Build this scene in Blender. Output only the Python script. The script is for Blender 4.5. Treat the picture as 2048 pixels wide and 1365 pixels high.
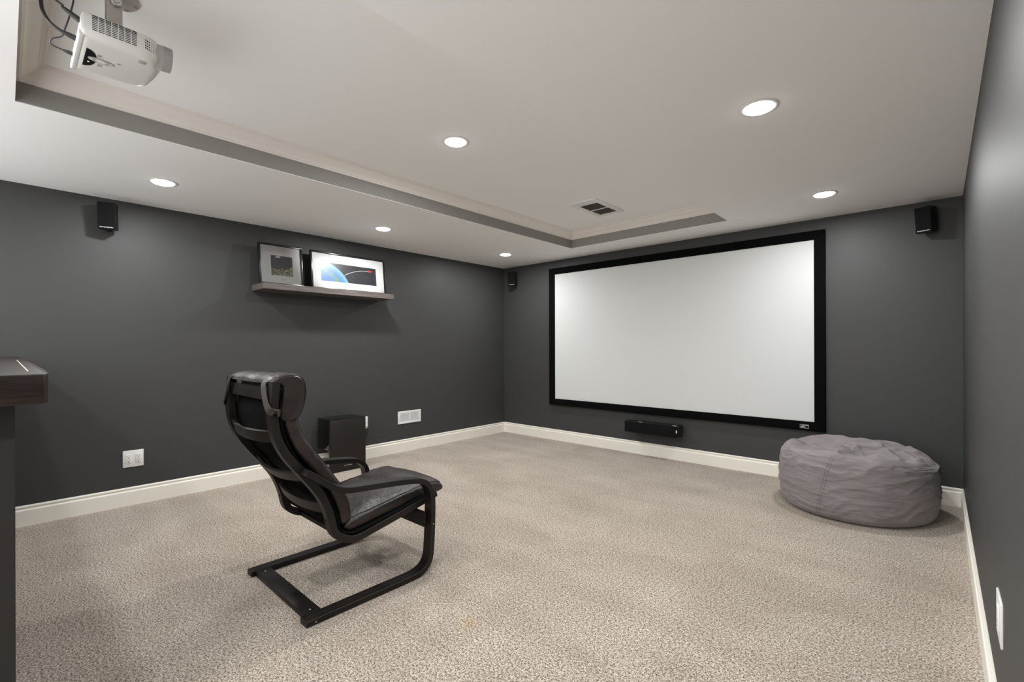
import bpy, bmesh, math, random
from mathutils import Vector, Matrix, noise

for o in list(bpy.data.objects):
    bpy.data.objects.remove(o)
SC = bpy.context.scene
COL = SC.collection
random.seed(7)

# ------------------------------------------------------------------ camera, world, exposure
CAM_H = 1.14
cam_data = bpy.data.cameras.new('camera')
cam = bpy.data.objects.new('camera', cam_data)
COL.objects.link(cam)
YAW, ROLL = 0.742449, -0.0027914
F_PX, CY_PX = 930.43, 694.57
_r = Vector((math.cos(YAW), math.sin(YAW), 0)); _z = Vector((0, 0, 1))
_f = Vector((-math.sin(YAW), math.cos(YAW), 0))
_ex = _r * math.cos(ROLL) + _z * math.sin(ROLL)
_ey = -_r * math.sin(ROLL) + _z * math.cos(ROLL)
_m = Matrix((_ex, _ey, -_f)).transposed().to_4x4()
_m.translation = Vector((0, 0, CAM_H))
cam.matrix_world = _m
cam_data.sensor_width = 36
cam_data.lens = F_PX / 2048 * 36
cam_data.shift_y = (CY_PX - 682.5) / 2048
cam_data.clip_start = 0.02
SC.camera = cam

world = bpy.data.worlds.new('world'); SC.world = world; world.use_nodes = True
bg = world.node_tree.nodes['Background']
bg.inputs[0].default_value = (1.0, 0.995, 0.985, 1)      # even ambient fill, added to brighten the ceiling through the unbuilt back
bg.inputs[1].default_value = 2.8
LAMP_WATTS = 15.6
LAMP_COLOR = (0.99, 0.995, 1.0, 1)

vs = SC.view_settings
vs.view_transform = 'Standard'; vs.look = 'None'; vs.exposure = 0.0; vs.gamma = 1.0
vs.use_curve_mapping = False
SC.display_settings.display_device = 'sRGB'
SC.cycles.use_denoising = True
SC.cycles.denoising_prefilter = 'NONE'
SC.cycles.diffuse_bounces = 8
SC.cycles.max_bounces = 12
SC.cycles.sample_clamp_indirect = 6.0
SC.cycles.caustics_reflective = False
SC.cycles.caustics_refractive = False

# ------------------------------------------------------------------ room numbers (metres)
XL, XR, YF, YB = -4.328, 0.126, 4.56, -1.0
ZS, ZU = 2.198, 2.36                 # soffit, tray ceiling
TX0, TX1, TY0, TY1 = -2.91, -1.308, 0.031, 4.12
ZB = 0.131
YR = -1.0

# ------------------------------------------------------------------ materials
MATS = {}
def mat(name, color, rough=0.5, metal=0.0, spec=0.5, emit=None, strength=0.0, sheen=0.0, trans=0.0, coat=0.0):
    if name in MATS: return MATS[name]
    m = bpy.data.materials.new(name); m.use_nodes = True
    b = m.node_tree.nodes['Principled BSDF']
    b.inputs['Base Color'].default_value = (*color, 1)
    b.inputs['Roughness'].default_value = rough
    b.inputs['Metallic'].default_value = metal
    b.inputs['Specular IOR Level'].default_value = spec
    b.inputs['Sheen Weight'].default_value = sheen
    b.inputs['Transmission Weight'].default_value = trans
    b.inputs['Coat Weight'].default_value = coat
    if emit:
        b.inputs['Emission Color'].default_value = emit
        b.inputs['Emission Strength'].default_value = strength
    MATS[name] = m
    return m

class NT:
    """tiny helper around a material's node tree"""
    def __init__(s, m):
        s.t = m.node_tree; s.n = s.t.nodes; s.b = s.n['Principled BSDF']
        s.tc = s.n.new('ShaderNodeTexCoord')
    def link(s, a, b): s.t.links.new(a, b)
    def mapping(s, scale, src='Object', rot=(0, 0, 0), loc=(0, 0, 0)):
        k = s.n.new('ShaderNodeMapping'); k.inputs['Scale'].default_value = scale
        k.inputs['Rotation'].default_value = rot; k.inputs['Location'].default_value = loc
        s.link(s.tc.outputs[src], k.inputs['Vector']); return k.outputs[0]
    def noise(s, vec, scale, detail=2, rough=0.5, dist=0.0):
        k = s.n.new('ShaderNodeTexNoise'); k.inputs['Scale'].default_value = scale
        k.inputs['Detail'].default_value = detail; k.inputs['Roughness'].default_value = rough
        k.inputs['Distortion'].default_value = dist
        s.link(vec, k.inputs['Vector']); return k
    def ramp(s, fac, stops):
        k = s.n.new('ShaderNodeValToRGB'); e = k.color_ramp.elements
        while len(e) < len(stops): e.new(0.5)
        for i, (p, c) in enumerate(stops):
            e[i].position = p; e[i].color = (*c, 1)
        s.link(fac, k.inputs[0]); return k.outputs[0]
    def mix(s, a, b, fac, mode='MIX'):
        k = s.n.new('ShaderNodeMix'); k.data_type = 'RGBA'; k.blend_type = mode
        if isinstance(fac, (int, float)): k.inputs[0].default_value = fac
        else: s.link(fac, k.inputs[0])
        for sock, v in ((k.inputs[6], a), (k.inputs[7], b)):
            if isinstance(v, tuple): sock.default_value = (*v, 1)
            else: s.link(v, sock)
        return k.outputs[2]
    def math(s, op, a, b=0.0):
        k = s.n.new('ShaderNodeMath'); k.operation = op
        for i, v in enumerate((a, b)):
            if isinstance(v, (int, float)): k.inputs[i].default_value = v
            else: s.link(v, k.inputs[i])
        return k.outputs[0]
    def bump(s, h, strength, dist):
        k = s.n.new('ShaderNodeBump'); k.inputs['Strength'].default_value = strength
        k.inputs['Distance'].default_value = dist
        s.link(h, k.inputs['Height']); s.link(k.outputs[0], s.b.inputs['Normal'])
    def color(s, c): s.link(c, s.b.inputs['Base Color'])
    def rough(s, c): s.link(c, s.b.inputs['Roughness'])

def m_wall():
    m = mat('charcoal_paint', (0.048, 0.048, 0.048), 0.52, spec=0.34); t = NT(m)
    n = t.noise(t.mapping((1, 1, 1)), 130, 3)
    t.bump(n.outputs[0], 0.12, 0.0015)
    n2 = t.noise(t.mapping((1, 1, 1)), 1.3, 3)
    t.color(t.ramp(n2.outputs[0], [(0.3, (0.0465, 0.0468, 0.0468)), (0.7, (0.0500, 0.0503, 0.0503))]))
    return m
def m_ceiling():
    m = mat('ceiling_white', (0.95, 0.95, 0.95), 0.9, spec=0.2); t = NT(m)
    n = t.noise(t.mapping((1, 1, 1)), 90, 2); t.bump(n.outputs[0], 0.06, 0.001)
    return m
def m_carpet():
    m = mat('frieze_carpet', (0.5, 0.45, 0.4), 1.0, spec=0.05, sheen=0.25); t = NT(m)
    v = t.mapping((1, 1, 1))
    w = t.noise(v, 34, 2)                       # warp so the tufts lie in all directions
    mixv = t.n.new('ShaderNodeVectorMath'); mixv.operation = 'MULTIPLY_ADD'
    t.link(w.outputs['Color'], mixv.inputs[0]); mixv.inputs[1].default_value = (0.010, 0.010, 0.0); t.link(v, mixv.inputs[2])
    fine = t.noise(mixv.outputs[0], 185, 3, 0.62)
    fine2 = t.noise(mixv.outputs[0], 95, 2, 0.5)
    big = t.noise(v, 1.9, 4, 0.55, 0.6)
    stroke = t.noise(t.mapping((1.0, 4.2, 1), rot=(0, 0, 0.35)), 1.1, 3, 0.5)
    h = t.math('ADD', t.math('MULTIPLY', fine.outputs[0], 0.72), t.math('MULTIPLY', fine2.outputs[0], 0.28))
    c = t.ramp(h, [(0.37, (0.055, 0.038, 0.026)), (0.45, (0.25, 0.20, 0.155)), (0.515, (0.52, 0.45, 0.37)), (0.60, (0.80, 0.72, 0.62))])
    tone = t.ramp(big.outputs[0], [(0.32, (0.86, 0.84, 0.82)), (0.68, (1.06, 1.06, 1.06))])
    c = t.mix(c, tone, 1.0, 'MULTIPLY')
    c = t.mix(c, t.ramp(stroke.outputs[0], [(0.4, (0.93, 0.92, 0.91)), (0.6, (1.05, 1.05, 1.05))]), 0.8, 'MULTIPLY')
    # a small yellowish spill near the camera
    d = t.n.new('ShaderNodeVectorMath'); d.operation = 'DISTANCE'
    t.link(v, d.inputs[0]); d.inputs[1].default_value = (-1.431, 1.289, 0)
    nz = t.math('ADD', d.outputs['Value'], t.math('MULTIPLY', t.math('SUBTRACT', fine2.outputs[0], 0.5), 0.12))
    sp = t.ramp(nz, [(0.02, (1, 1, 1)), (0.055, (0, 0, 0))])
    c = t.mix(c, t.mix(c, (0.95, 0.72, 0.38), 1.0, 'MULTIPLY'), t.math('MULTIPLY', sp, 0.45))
    t.color(c)
    t.bump(h, 0.85, 0.012)
    return m
def m_wood_dark(name='espresso_wood', a=(0.006, 0.0045, 0.004), b=(0.016, 0.012, 0.010), rough=0.33, axis=(3, 3, 40), spec=0.5):
    m = mat(name, a, rough, spec=spec); t = NT(m)
    n = t.noise(t.mapping(axis), 3, 4, 0.6, 0.3)
    t.color(t.ramp(n.outputs[0], [(0.3, a), (0.7, b)]))
    t.bump(n.outputs[0], 0.08, 0.001)
    return m
def m_bar():
    m = mat('bar_wood', (0.03, 0.018, 0.013), 0.38); t = NT(m)
    n = t.noise(t.mapping((2.5, 2.2, 16)), 4, 5, 0.65, 0.4)
    n2 = t.noise(t.mapping((6, 3, 60)), 5, 3, 0.6)
    c = t.ramp(n.outputs[0], [(0.28, (0.005, 0.003, 0.0025)), (0.5, (0.014, 0.0075, 0.0055)), (0.75, (0.032, 0.018, 0.0135))])
    c = t.mix(c, t.ramp(n2.outputs[0], [(0.35, (0.6, 0.6, 0.6)), (0.65, (1.15, 1.15, 1.15))]), 0.8, 'MULTIPLY')
    t.color(c); t.bump(n2.outputs[0], 0.2, 0.002)
    return m
def m_shelf():
    m = mat('shelf_laminate', (0.12, 0.10, 0.09), 0.5); t = NT(m)
    n = t.noise(t.mapping((30, 1.4, 30)), 3, 5, 0.65, 0.6)
    t.color(t.ramp(n.outputs[0], [(0.3, (0.055, 0.044, 0.040)), (0.5, (0.105, 0.088, 0.081)), (0.72, (0.165, 0.142, 0.132))]))
    t.bump(n.outputs[0], 0.1, 0.001)
    return m
def m_leather():
    m = mat('brown_leather', (0.028, 0.021, 0.019), 0.42, spec=0.5); t = NT(m)
    v = t.mapping((1, 1, 1))
    n = t.noise(v, 9, 4, 0.6, 0.8)
    g = t.n.new('ShaderNodeTexVoronoi'); g.inputs['Scale'].default_value = 260; t.link(v, g.inputs['Vector'])
    t.color(t.ramp(n.outputs[0], [(0.3, (0.015, 0.0105, 0.009)), (0.7, (0.030, 0.022, 0.0195))]))
    n2 = t.noise(t.mapping((1, 2.2, 2)), 14, 4, 0.55, 1.2)
    h = t.math('ADD', t.math('MULTIPLY', g.outputs[0], 0.05), t.math('MULTIPLY', n2.outputs[0], 0.9))
    t.bump(h, 0.35, 0.012)
    t.rough(t.ramp(n.outputs[0], [(0.3, (0.36,) * 3), (0.7, (0.5,) * 3)]))
    return m
def m_bean():
    m = mat('grey_twill', (0.23, 0.205, 0.205), 0.85, spec=0.2, sheen=0.15); t = NT(m)
    v = t.mapping((1, 1, 1))
    wv = t.noise(v, 420, 2)
    soft = t.noise(t.mapping((1, 1, 5)), 5, 4, 0.6, 0.5)
    t.color(t.ramp(soft.outputs[0], [(0.3, (0.205, 0.182, 0.182)), (0.7, (0.262, 0.236, 0.236))]))
    f = t.noise(t.mapping((1, 1, 5.5)), 7, 4, 0.5, 0.7)
    h = t.math('ADD', t.math('MULTIPLY', wv.outputs[0], 0.03), f.outputs[0])
    t.bump(h, 0.42, 0.02)
    return m
TRAYG = mat('tray_grey_paint', (0.30, 0.29, 0.275), 0.6, spec=0.3)
BARWALL = mat('bar_panel_paint', (0.018, 0.0155, 0.0145), 0.6, spec=0.3)
WALL = m_wall(); CEIL = m_ceiling(); CARPET = m_carpet()
TRIM = mat('cream_trim', (0.86, 0.83, 0.75), 0.42, spec=0.5)
CROWN = mat('white_trim', (0.88, 0.84, 0.80), 0.5, spec=0.4)
BLACKW = m_wood_dark(); BAR = m_bar(); SHELF = m_shelf(); LEATHER = m_leather(); BEAN = m_bean()
WOODG = m_wood_dark('bent_wood', (0.006, 0.0045, 0.004), (0.016, 0.012, 0.0105), 0.46, (4, 4, 4), 0.32)
VELVET = mat('black_velvet', (0.0022, 0.0022, 0.0024), 0.95, spec=0.1)
SCREEN = mat('screen_fabric', (0.645, 0.66, 0.65), 0.85, spec=0.15)
PLASTIC = mat('black_plastic', (0.007, 0.007, 0.0075), 0.35)
GRILLE = mat('speaker_cloth', (0.006, 0.006, 0.0065), 0.9, spec=0.15)
GLOSSB = mat('gloss_black', (0.004, 0.004, 0.004), 0.12)
WENGE = m_wood_dark('sub_vinyl', (0.005, 0.003, 0.0025), (0.010, 0.006, 0.005), 0.45, (3, 30, 3))
SILVER = mat('silver_print', (0.75, 0.75, 0.75), 0.35, metal=0.3)
WHITEP = mat('white_plastic', (0.78, 0.775, 0.76), 0.35)
WHITEM = mat('white_metal', (0.80, 0.80, 0.79), 0.4)
HOLE = mat('dark_slot', (0.01, 0.01, 0.01), 0.9, spec=0.1)
DUCT = mat('duct_dark', (0.12, 0.11, 0.10), 0.8, spec=0.2)
FRAMEB = mat('black_frame', (0.008, 0.008, 0.009), 0.25)
MAT_BOARD = mat('mat_board', (0.86, 0.855, 0.84), 0.8, spec=0.2)
FABRICB = mat('black_fabric', (0.004, 0.0038, 0.0038), 0.95, spec=0.1)
PIPING = mat('piping', (0.006, 0.005, 0.005), 0.5)
STRAP = mat('leather_strap', (0.042, 0.034, 0.030), 0.55)
SCREW = mat('screw_metal', (0.6, 0.6, 0.58), 0.3, metal=1.0)
PROJ = mat('projector_white', (0.74, 0.735, 0.71), 0.32, spec=0.5)
PGREY = mat('projector_grey', (0.42, 0.41, 0.40), 0.4)
MOUNT = mat('mount_grey', (0.50, 0.46, 0.43), 0.45, metal=0.2)
CABLE = mat('cable_black', (0.03, 0.029, 0.028), 0.5)
LAMP = mat('lamp_lens', (0.9, 0.9, 0.9), 0.4, emit=LAMP_COLOR, strength=14.0)
LED = mat('led_orange', (0.9, 0.4, 0.1), 0.4, emit=(1, 0.45, 0.15, 1), strength=3)
STITCH = mat('stitch_thread', (0.075, 0.068, 0.068), 0.9)
GLUE = mat('pale_joint', (0.45, 0.38, 0.30), 0.7)
INK = mat('pencil_ink', (0.35, 0.34, 0.33), 0.8)
LENSG = mat('lens_glass', (0.01, 0.01, 0.015), 0.05)

def m_space_print():
    """a planet limb on a starry dark ground, printed flat; object coordinates in metres from the print's lower left corner"""
    m = mat('space_print', (0.05, 0.05, 0.06), 0.35); t = NT(m)
    sep = t.n.new('ShaderNodeSeparateXYZ'); t.link(t.tc.outputs['UV'], sep.inputs[0])
    u, v = sep.outputs[0], sep.outputs[1]            # u in 0..3.33, v in 0..1
    def dist(cx, cy):
        a = t.math('SUBTRACT', u, cx); b = t.math('SUBTRACT', v, cy)
        return t.math('SQRT', t.math('ADD', t.math('MULTIPLY', a, a), t.math('MULTIPLY', b, b)))
    ds = dist(-0.25, -0.85)
    inside = t.math('LESS_THAN', ds, 1.97)
    edge = t.ramp(t.math('SUBTRACT', ds, 0.97), [(0.72, (0.10, 0.25, 0.55)), (1.0, (0.22, 0.50, 0.92))])
    cb = t.n.new('ShaderNodeCombineXYZ'); t.link(u, cb.inputs[0]); t.link(v, cb.inputs[1])
    n = t.noise(cb.outputs[0], 1.9, 4, 0.55, 0.3)
    land = t.ramp(n.outputs[0], [(0.50, (0, 0, 0)), (0.56, (1, 1, 1))])
    planet = t.mix(edge, (0.16, 0.32, 0.20), t.math('MULTIPLY', land, t.math('LESS_THAN', ds, 1.85)))
    vo = t.n.new('ShaderNodeTexVoronoi'); vo.inputs['Scale'].default_value = 6.5; t.link(cb.outputs[0], vo.inputs['Vector'])
    star = t.math('LESS_THAN', vo.outputs['Distance'], 0.06)
    sky = t.mix((0.030, 0.030, 0.036), (0.6, 0.62, 0.55), star)
    c = t.mix(sky, planet, inside)
    t.color(c); return m
def m_moon_print():
    m = mat('moon_print', (0.05, 0.05, 0.06), 0.35); t = NT(m)
    sep = t.n.new('ShaderNodeSeparateXYZ'); t.link(t.tc.outputs['UV'], sep.inputs[0])
    u, v = sep.outputs[0], sep.outputs[1]
    cb = t.n.new('ShaderNodeCombineXYZ'); t.link(u, cb.inputs[0]); t.link(v, cb.inputs[1])
    n = t.noise(cb.outputs[0], 9, 4, 0.65, 0.5); n1 = t.noise(cb.outputs[0], 4, 3)
    ridge = t.math('ADD', t.math('MULTIPLY', t.math('SUBTRACT', n1.outputs[0], 0.5), 0.28),
                   t.math('ADD', 0.33, t.math('MULTIPLY', t.math('POWER', u, 7.0), 0.22)))
    ground = t.math('LESS_THAN', v, ridge)
    rock = t.ramp(n.outputs[0], [(0.40, (0.03, 0.03, 0.028)), (0.50, (0.25, 0.23, 0.14)), (0.62, (0.50, 0.47, 0.33))])
    c = t.mix((0.042, 0.042, 0.055), rock, ground)
    t.color(c); return m
SPACE = m_space_print(); MOON = m_moon_print()

# ------------------------------------------------------------------ object helpers
ORIGIN = {}
def link(o):
    COL.objects.link(o); return o
def finish_mesh(me, m, smooth):
    for mm in (m if isinstance(m, (list, tuple)) else [m]): me.materials.append(mm)
    if smooth is not None:
        me.polygons.foreach_set('use_smooth', [True] * len(me.polygons))
        me.set_sharp_from_angle(angle=math.radians(smooth))
    me.update()
def tag(o, label=None, cat=None, group=None, kind=None):
    if label: o['label'] = label
    if cat: o['category'] = cat
    if group: o['group'] = group
    if kind: o['kind'] = kind
    return o
def thing(name, label, cat, loc, group=None):
    o = link(bpy.data.objects.new(name, None)); o.location = loc
    o.empty_display_size = 0.05
    ORIGIN[o.name] = Vector(loc)
    return tag(o, label, cat, group)
def obj(name, bm, m, parent=None, smooth=35, kind=None, label=None, recalc=True):
    """bm holds world coordinates; the object is placed relative to its parent"""
    org = ORIGIN[parent.name] if parent else Vector((0, 0, 0))
    if recalc: bmesh.ops.recalc_face_normals(bm, faces=bm.faces)
    bm.transform(Matrix.Translation(-org))
    me = bpy.data.meshes.new(name); bm.to_mesh(me); bm.free()
    finish_mesh(me, m, smooth)
    o = link(bpy.data.objects.new(name, me))
    if parent: o.parent = parent
    ORIGIN[o.name] = org
    if kind: o['kind'] = kind
    if label: o['label'] = label
    return o
def B(): return bmesh.new()
def box(bm, lo, hi, bev=0.0, seg=2):
    r = bmesh.ops.create_cube(bm, size=1.0)
    c = [(a + b) / 2 for a, b in zip(lo, hi)]; s = [abs(b - a) for a, b in zip(lo, hi)]
    for v in r['verts']: v.co = Vector((c[0] + v.co.x * s[0], c[1] + v.co.y * s[1], c[2] + v.co.z * s[2]))
    if bev > 0:
        es = list({e for v in r['verts'] for e in v.link_edges})
        bmesh.ops.bevel(bm, geom=es, offset=min(bev, 0.49 * min(s)), segments=seg, profile=0.5, affect='EDGES')
    return bm
def bx(lo, hi, bev=0.0, seg=2): return box(B(), lo, hi, bev, seg)
def xf(bm, verts, M):
    for v in verts: v.co = M @ v.co
def sweep(bm, pts, prof, frame, closed=False, caps=True):
    """prof: list of (a,b); frame(i)->(A,B) axes; pts: list of Vector"""
    rings = []
    for i, p in enumerate(pts):
        A, Bx = frame(i)
        rings.append([bm.verts.new(p + A * a + Bx * b) for a, b in prof])
    n = len(prof); N = len(rings)
    for i in range(N if closed else N - 1):
        r0, r1 = rings[i], rings[(i + 1) % N]
        for k in range(n):
            bm.faces.new((r0[k], r0[(k + 1) % n], r1[(k + 1) % n], r1[k]))
    if caps and not closed:
        bm.faces.new(rings[0][::-1]); bm.faces.new(rings[-1])
    return bm
def catmull(pts, n=6):
    P = [Vector(p) for p in pts]; out = []
    for i in range(len(P) - 1):
        p0 = P[i - 1] if i > 0 else P[0] * 2 - P[1]; p1, p2 = P[i], P[i + 1]
        p3 = P[i + 2] if i + 2 < len(P) else P[-1] * 2 - P[-2]
        for k in range(n):
            t = k / n
            out.append(0.5 * ((2 * p1) + (p2 - p0) * t + (2 * p0 - 5 * p1 + 4 * p2 - p3) * t * t + (3 * p1 - p0 - 3 * p2 + p3) * t ** 3))
    out.append(P[-1]); return out
def tube(bm, pts, r, n=8, smooth_n=6, closed=False):
    P = catmull(pts, smooth_n) if smooth_n else [Vector(p) for p in pts]
    prof = [(r * math.cos(2 * math.pi * k / n), r * math.sin(2 * math.pi * k / n)) for k in range(n)]
    state = {'u': None}
    def fr(i):
        a = P[max(0, i - 1)]; b = P[min(len(P) - 1, i + 1)]
        t = (b - a).normalized()
        u = state['u']
        if u is None: u = t.orthogonal()
        u = (u - t * u.dot(t)).normalized(); state['u'] = u
        return u, t.cross(u)
    return sweep(bm, P, prof, fr)
def cyl(bm, a, b, r0, r1=None, n=24):
    a, b = Vector(a), Vector(b); r1 = r0 if r1 is None else r1
    t = (b - a).normalized(); u = t.orthogonal().normalized(); w = t.cross(u)
    R = [[bm.verts.new(p + (u * math.cos(2 * math.pi * k / n) + w * math.sin(2 * math.pi * k / n)) * r) for k in range(n)] for p, r in ((a, r0), (b, r1))]
    for k in range(n): bm.faces.new((R[0][k], R[0][(k + 1) % n], R[1][(k + 1) % n], R[1][k]))
    bm.faces.new(R[0][::-1]); bm.faces.new(R[1]); return bm
def lathe(bm, prof, c=(0, 0, 0), n=40):
    """prof (r,z) list; axis z"""
    rings = []
    for r, z in prof:
        if r < 1e-6: rings.append([bm.verts.new((c[0], c[1], c[2] + z))])
        else: rings.append([bm.verts.new((c[0] + r * math.cos(2 * math.pi * k / n), c[1] + r * math.sin(2 * math.pi * k / n), c[2] + z)) for k in range(n)])
    for a, b in zip(rings, rings[1:]):
        for k in range(n):
            k2 = (k + 1) % n
            if len(a) == 1 and len(b) == 1: continue
            if len(a) == 1: bm.faces.new((a[0], b[k2], b[k]))
            elif len(b) == 1: bm.faces.new((a[k], a[k2], b[0]))
            else: bm.faces.new((a[k], a[k2], b[k2], b[k]))
    return bm
def text_obj(name, s, size, m, parent, M, extrude=0.0002):
    cu = bpy.data.curves.new(name, 'FONT'); cu.body = s; cu.size = size
    cu.align_x = 'CENTER'; cu.align_y = 'CENTER'; cu.extrude = extrude
    o = bpy.data.objects.new(name, cu); link(o)
    dg = bpy.context.evaluated_depsgraph_get()
    me = bpy.data.meshes.new_from_object(o.evaluated_get(dg))
    bpy.data.objects.remove(o)
    bm = B(); bm.from_mesh(me); bpy.data.meshes.remove(me)
    bm.transform(M)
    return obj(name, bm, m, parent, smooth=None, recalc=False)
def basis(loc, xax, yax):
    x = Vector(xax).normalized(); y = Vector(yax).normalized(); z = x.cross(y)
    M = Matrix((x, y, z)).transposed().to_4x4(); M.translation = Vector(loc); return M
def copy_tree(o, parent=None, shift=None, label=None):
    c = o.copy(); COL.objects.link(c); c.parent = parent
    if parent is None and shift is not None: c.location = Vector(o.location) + Vector(shift)
    ORIGIN[c.name] = Vector(c.location)
    if label: c['label'] = label
    for ch in list(o.children):
        if ch.type != 'LIGHT': copy_tree(ch, c)
    return c
def struct(name, bm, m, label, cat, smooth=35, parent=None):
    o = obj(name, bm, m, parent, smooth)
    return tag(o, label, cat, None, 'structure')

# ------------------------------------------------------------------ structure
T = 0.12
struct('floor', bx((XL - T, YB, -0.06), (XR + T, YF + T, 0.0)), CARPET, 'beige and brown flecked frieze carpet covering the whole floor', 'floor', None)
struct('wall_left', bx((XL - T, YB, 0.0), (XL, YF + T, ZS)), WALL, 'long charcoal painted wall behind the shelf and chair', 'wall', None)
struct('wall_front', bx((XL, YF, 0.0), (XR, YF + T, ZS)), WALL, 'charcoal painted wall that carries the projection screen', 'wall', None)
struct('wall_right', bx((XR, YR, 0.0), (XR + T, YF + T, ZS)), WALL, 'charcoal painted wall at the far right beside the bean bag', 'wall', None)
bm = B()
box(bm, (XL - T, YB, ZS), (TX0, YF + T, 2.5))
box(bm, (TX1, YB, ZS), (XR + T, YF + T, 2.5))
box(bm, (TX0, TY1, ZS), (TX1, YF + T, 2.5))
box(bm, (TX0, YB, ZS), (TX1, TY0, 2.5))
box(bm, (TX0, TY0, ZU), (TX1, TY1, 2.5))
struct('ceiling', bm, CEIL, 'white ceiling with a long recessed tray in the middle', 'ceiling', None)
e = 0.0006; ZF = ZS + 0.003
struct('wall_tray_left', bx((TX0, TY0, ZF), (TX0 + e, TY1, 2.30)), TRAYG, 'long grey painted side of the ceiling tray', 'wall', None)
struct('wall_tray_front', bx((TX0, TY1 - e, ZF), (TX1, TY1, 2.30)), TRAYG, 'short grey painted side of the ceiling tray above the screen', 'wall', None)
struct('wall_tray_right', bx((TX1 - e, TY0, ZF), (TX1, TY1, 2.30)), TRAYG, 'grey painted tray side facing the shelf wall', 'wall', None)
struct('wall_tray_back', bx((TX0, TY0, ZF), (TX1, TY0 + e, 2.30)), TRAYG, 'grey painted tray side behind the projector', 'wall', None)

# crown moulding: (offset from tray side, z)
CP = [(0.0, 2.287), (0.010, 2.287), (0.011, 2.294), (0.018, 2.297), (0.021, 2.303), (0.027, 2.310), (0.038, 2.319), (0.052, 2.330),
      (0.060, 2.340), (0.063, 2.345), (0.071, 2.347), (0.073, 2.352), (0.083, 2.353), (0.084, 2.36), (0.0, 2.36)]
def mitred(name, a, b, inward, prof, m, label, miter0=1, miter1=1):
    """profile run from a to b (2D), inward = 2D unit into the room; mitred ends"""
    a, b, n = Vector((*a, 0)), Vector((*b, 0)), Vector((*inward, 0)); d = (b - a).normalized()
    bm = B()
    r0 = [bm.verts.new(a + n * o + d * (o * miter0) + Vector((0, 0, z))) for o, z in prof]
    r1 = [bm.verts.new(b + n * o - d * (o * miter1) + Vector((0, 0, z))) for o, z in prof]
    k = len(prof)
    for i in range(k): bm.faces.new((r0[i], r0[(i + 1) % k], r1[(i + 1) % k], r1[i]))
    bm.faces.new(r0[::-1]); bm.faces.new(r1)
    return struct(name, bm, m, label, 'moulding', 25)
mitred('trim_1', (TX0 + e, TY0 + e), (TX0 + e, TY1 - e), (1, 0), CP, CROWN, 'white crown moulding along the long side of the ceiling tray')
mitred('trim_2', (TX0 + e, TY1 - e), (TX1 - e, TY1 - e), (0, -1), CP, CROWN, 'white crown moulding across the tray end near the screen')
mitred('trim_3', (TX1 - e, TY1 - e), (TX1 - e, TY0 + e), (-1, 0), CP, CROWN, 'white crown moulding on the hidden right side of the tray')
mitred('trim_4', (TX1 - e, TY0 + e), (TX0 + e, TY0 + e), (0, 1), CP, CROWN, 'white crown moulding across the tray end behind the projector')
BP = [(0.0, 0.131), (0.005, 0.131), (0.0095, 0.124), (0.0100, 0.119), (0.0075, 0.114), (0.0068, 0.108), (0.0082, 0.1045), (0.0125, 0.1015),
      (0.0140, 0.098), (0.0140, 0.0955), (0.0122, 0.0945), (0.0140, 0.093), (0.0140, 0.0), (0.0, 0.0)]
mitred('baseboard_left', (XL, YB), (XL, YF), (1, 0), BP, TRIM, 'cream moulded baseboard along the long left wall', 0, 1)
mitred('baseboard_front', (XL, YF), (XR, YF), (0, -1), BP, TRIM, 'cream moulded baseboard under the projection screen')
mitred('baseboard_right', (XR, YF), (XR, YR), (-1, 0), BP, TRIM, 'cream moulded baseboard along the right wall', 1, 0)

# bar half wall
struct('wall_bar', bx((XL, -0.14, 0.0), (-1.425, 0.014, 1.024)), BARWALL, 'charcoal half wall under the wooden bar top', 'half wall', None)

# ------------------------------------------------------------------ recessed ceiling lights
def ceiling_light(x, y, z, label, first=[None]):
    if first[0] is None:
        t = thing('ceiling_light', label, 'light', (x, y, z), 'recessed ceiling lights')
        bm = lathe(B(), [(0.061, -0.0035), (0.064, -0.0045), (0.072, -0.0040), (0.079, -0.002), (0.081, 0.0), (0.061, 0.0), (0.061, -0.0035)], (x, y, z), 48)
        obj('trim_ring', bm, WHITEP, t)
        bm = lathe(B(), [(0.0615, -0.0035), (0.055, -0.0095), (0.042, -0.0135), (0.022, -0.016), (0.0, -0.0165)], (x, y, z), 40)
        obj('lens', bm, LAMP, t)
        first[0] = t
    else:
        f = first[0]
        t = copy_tree(f, None, Vector((x, y, z)) - Vector(f.location), label)
    # the lamp's own downward beam, just under the lens
    la = bpy.data.lights.new('downlight_beam', 'AREA'); la.shape = 'DISK'; la.size = 0.105
    la.energy = LAMP_WATTS; la.color = LAMP_COLOR[:3]; la.spread = math.radians(180)
    lo = bpy.data.objects.new('downlight_beam', la); COL.objects.link(lo); lo.parent = t; lo.location = (0, 0, -0.018)
    return t
LX, RX = -3.64, -0.585
ceiling_light(LX, 0.682, ZS, 'round ceiling light above the wall speaker on the long wall')
ceiling_light(LX, 2.277, ZS, 'round ceiling light above the wide framed picture')
ceiling_light(LX, 3.862, ZS, 'round ceiling light nearest the corner beside the screen')
ceiling_light(RX, 2.258, ZS, 'largest round ceiling light, upper right of the photo')
ceiling_light(RX, 3.85, ZS, 'round ceiling light over the right half of the screen')
ceiling_light(-2.11, 1.81, ZU, 'round ceiling light inside the tray, upper middle')
ceiling_light(LX, -0.90, ZS, 'round ceiling light out of view over the bar corner')
ceiling_light(-2.11, -0.175, ZS, 'round ceiling light out of view over the bar top')
ceiling_light(RX, 0.67, ZS, 'round ceiling light out of view just ahead of the camera')
ceiling_light(RX, -0.90, ZS, 'round ceiling light out of view behind the camera')

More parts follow.
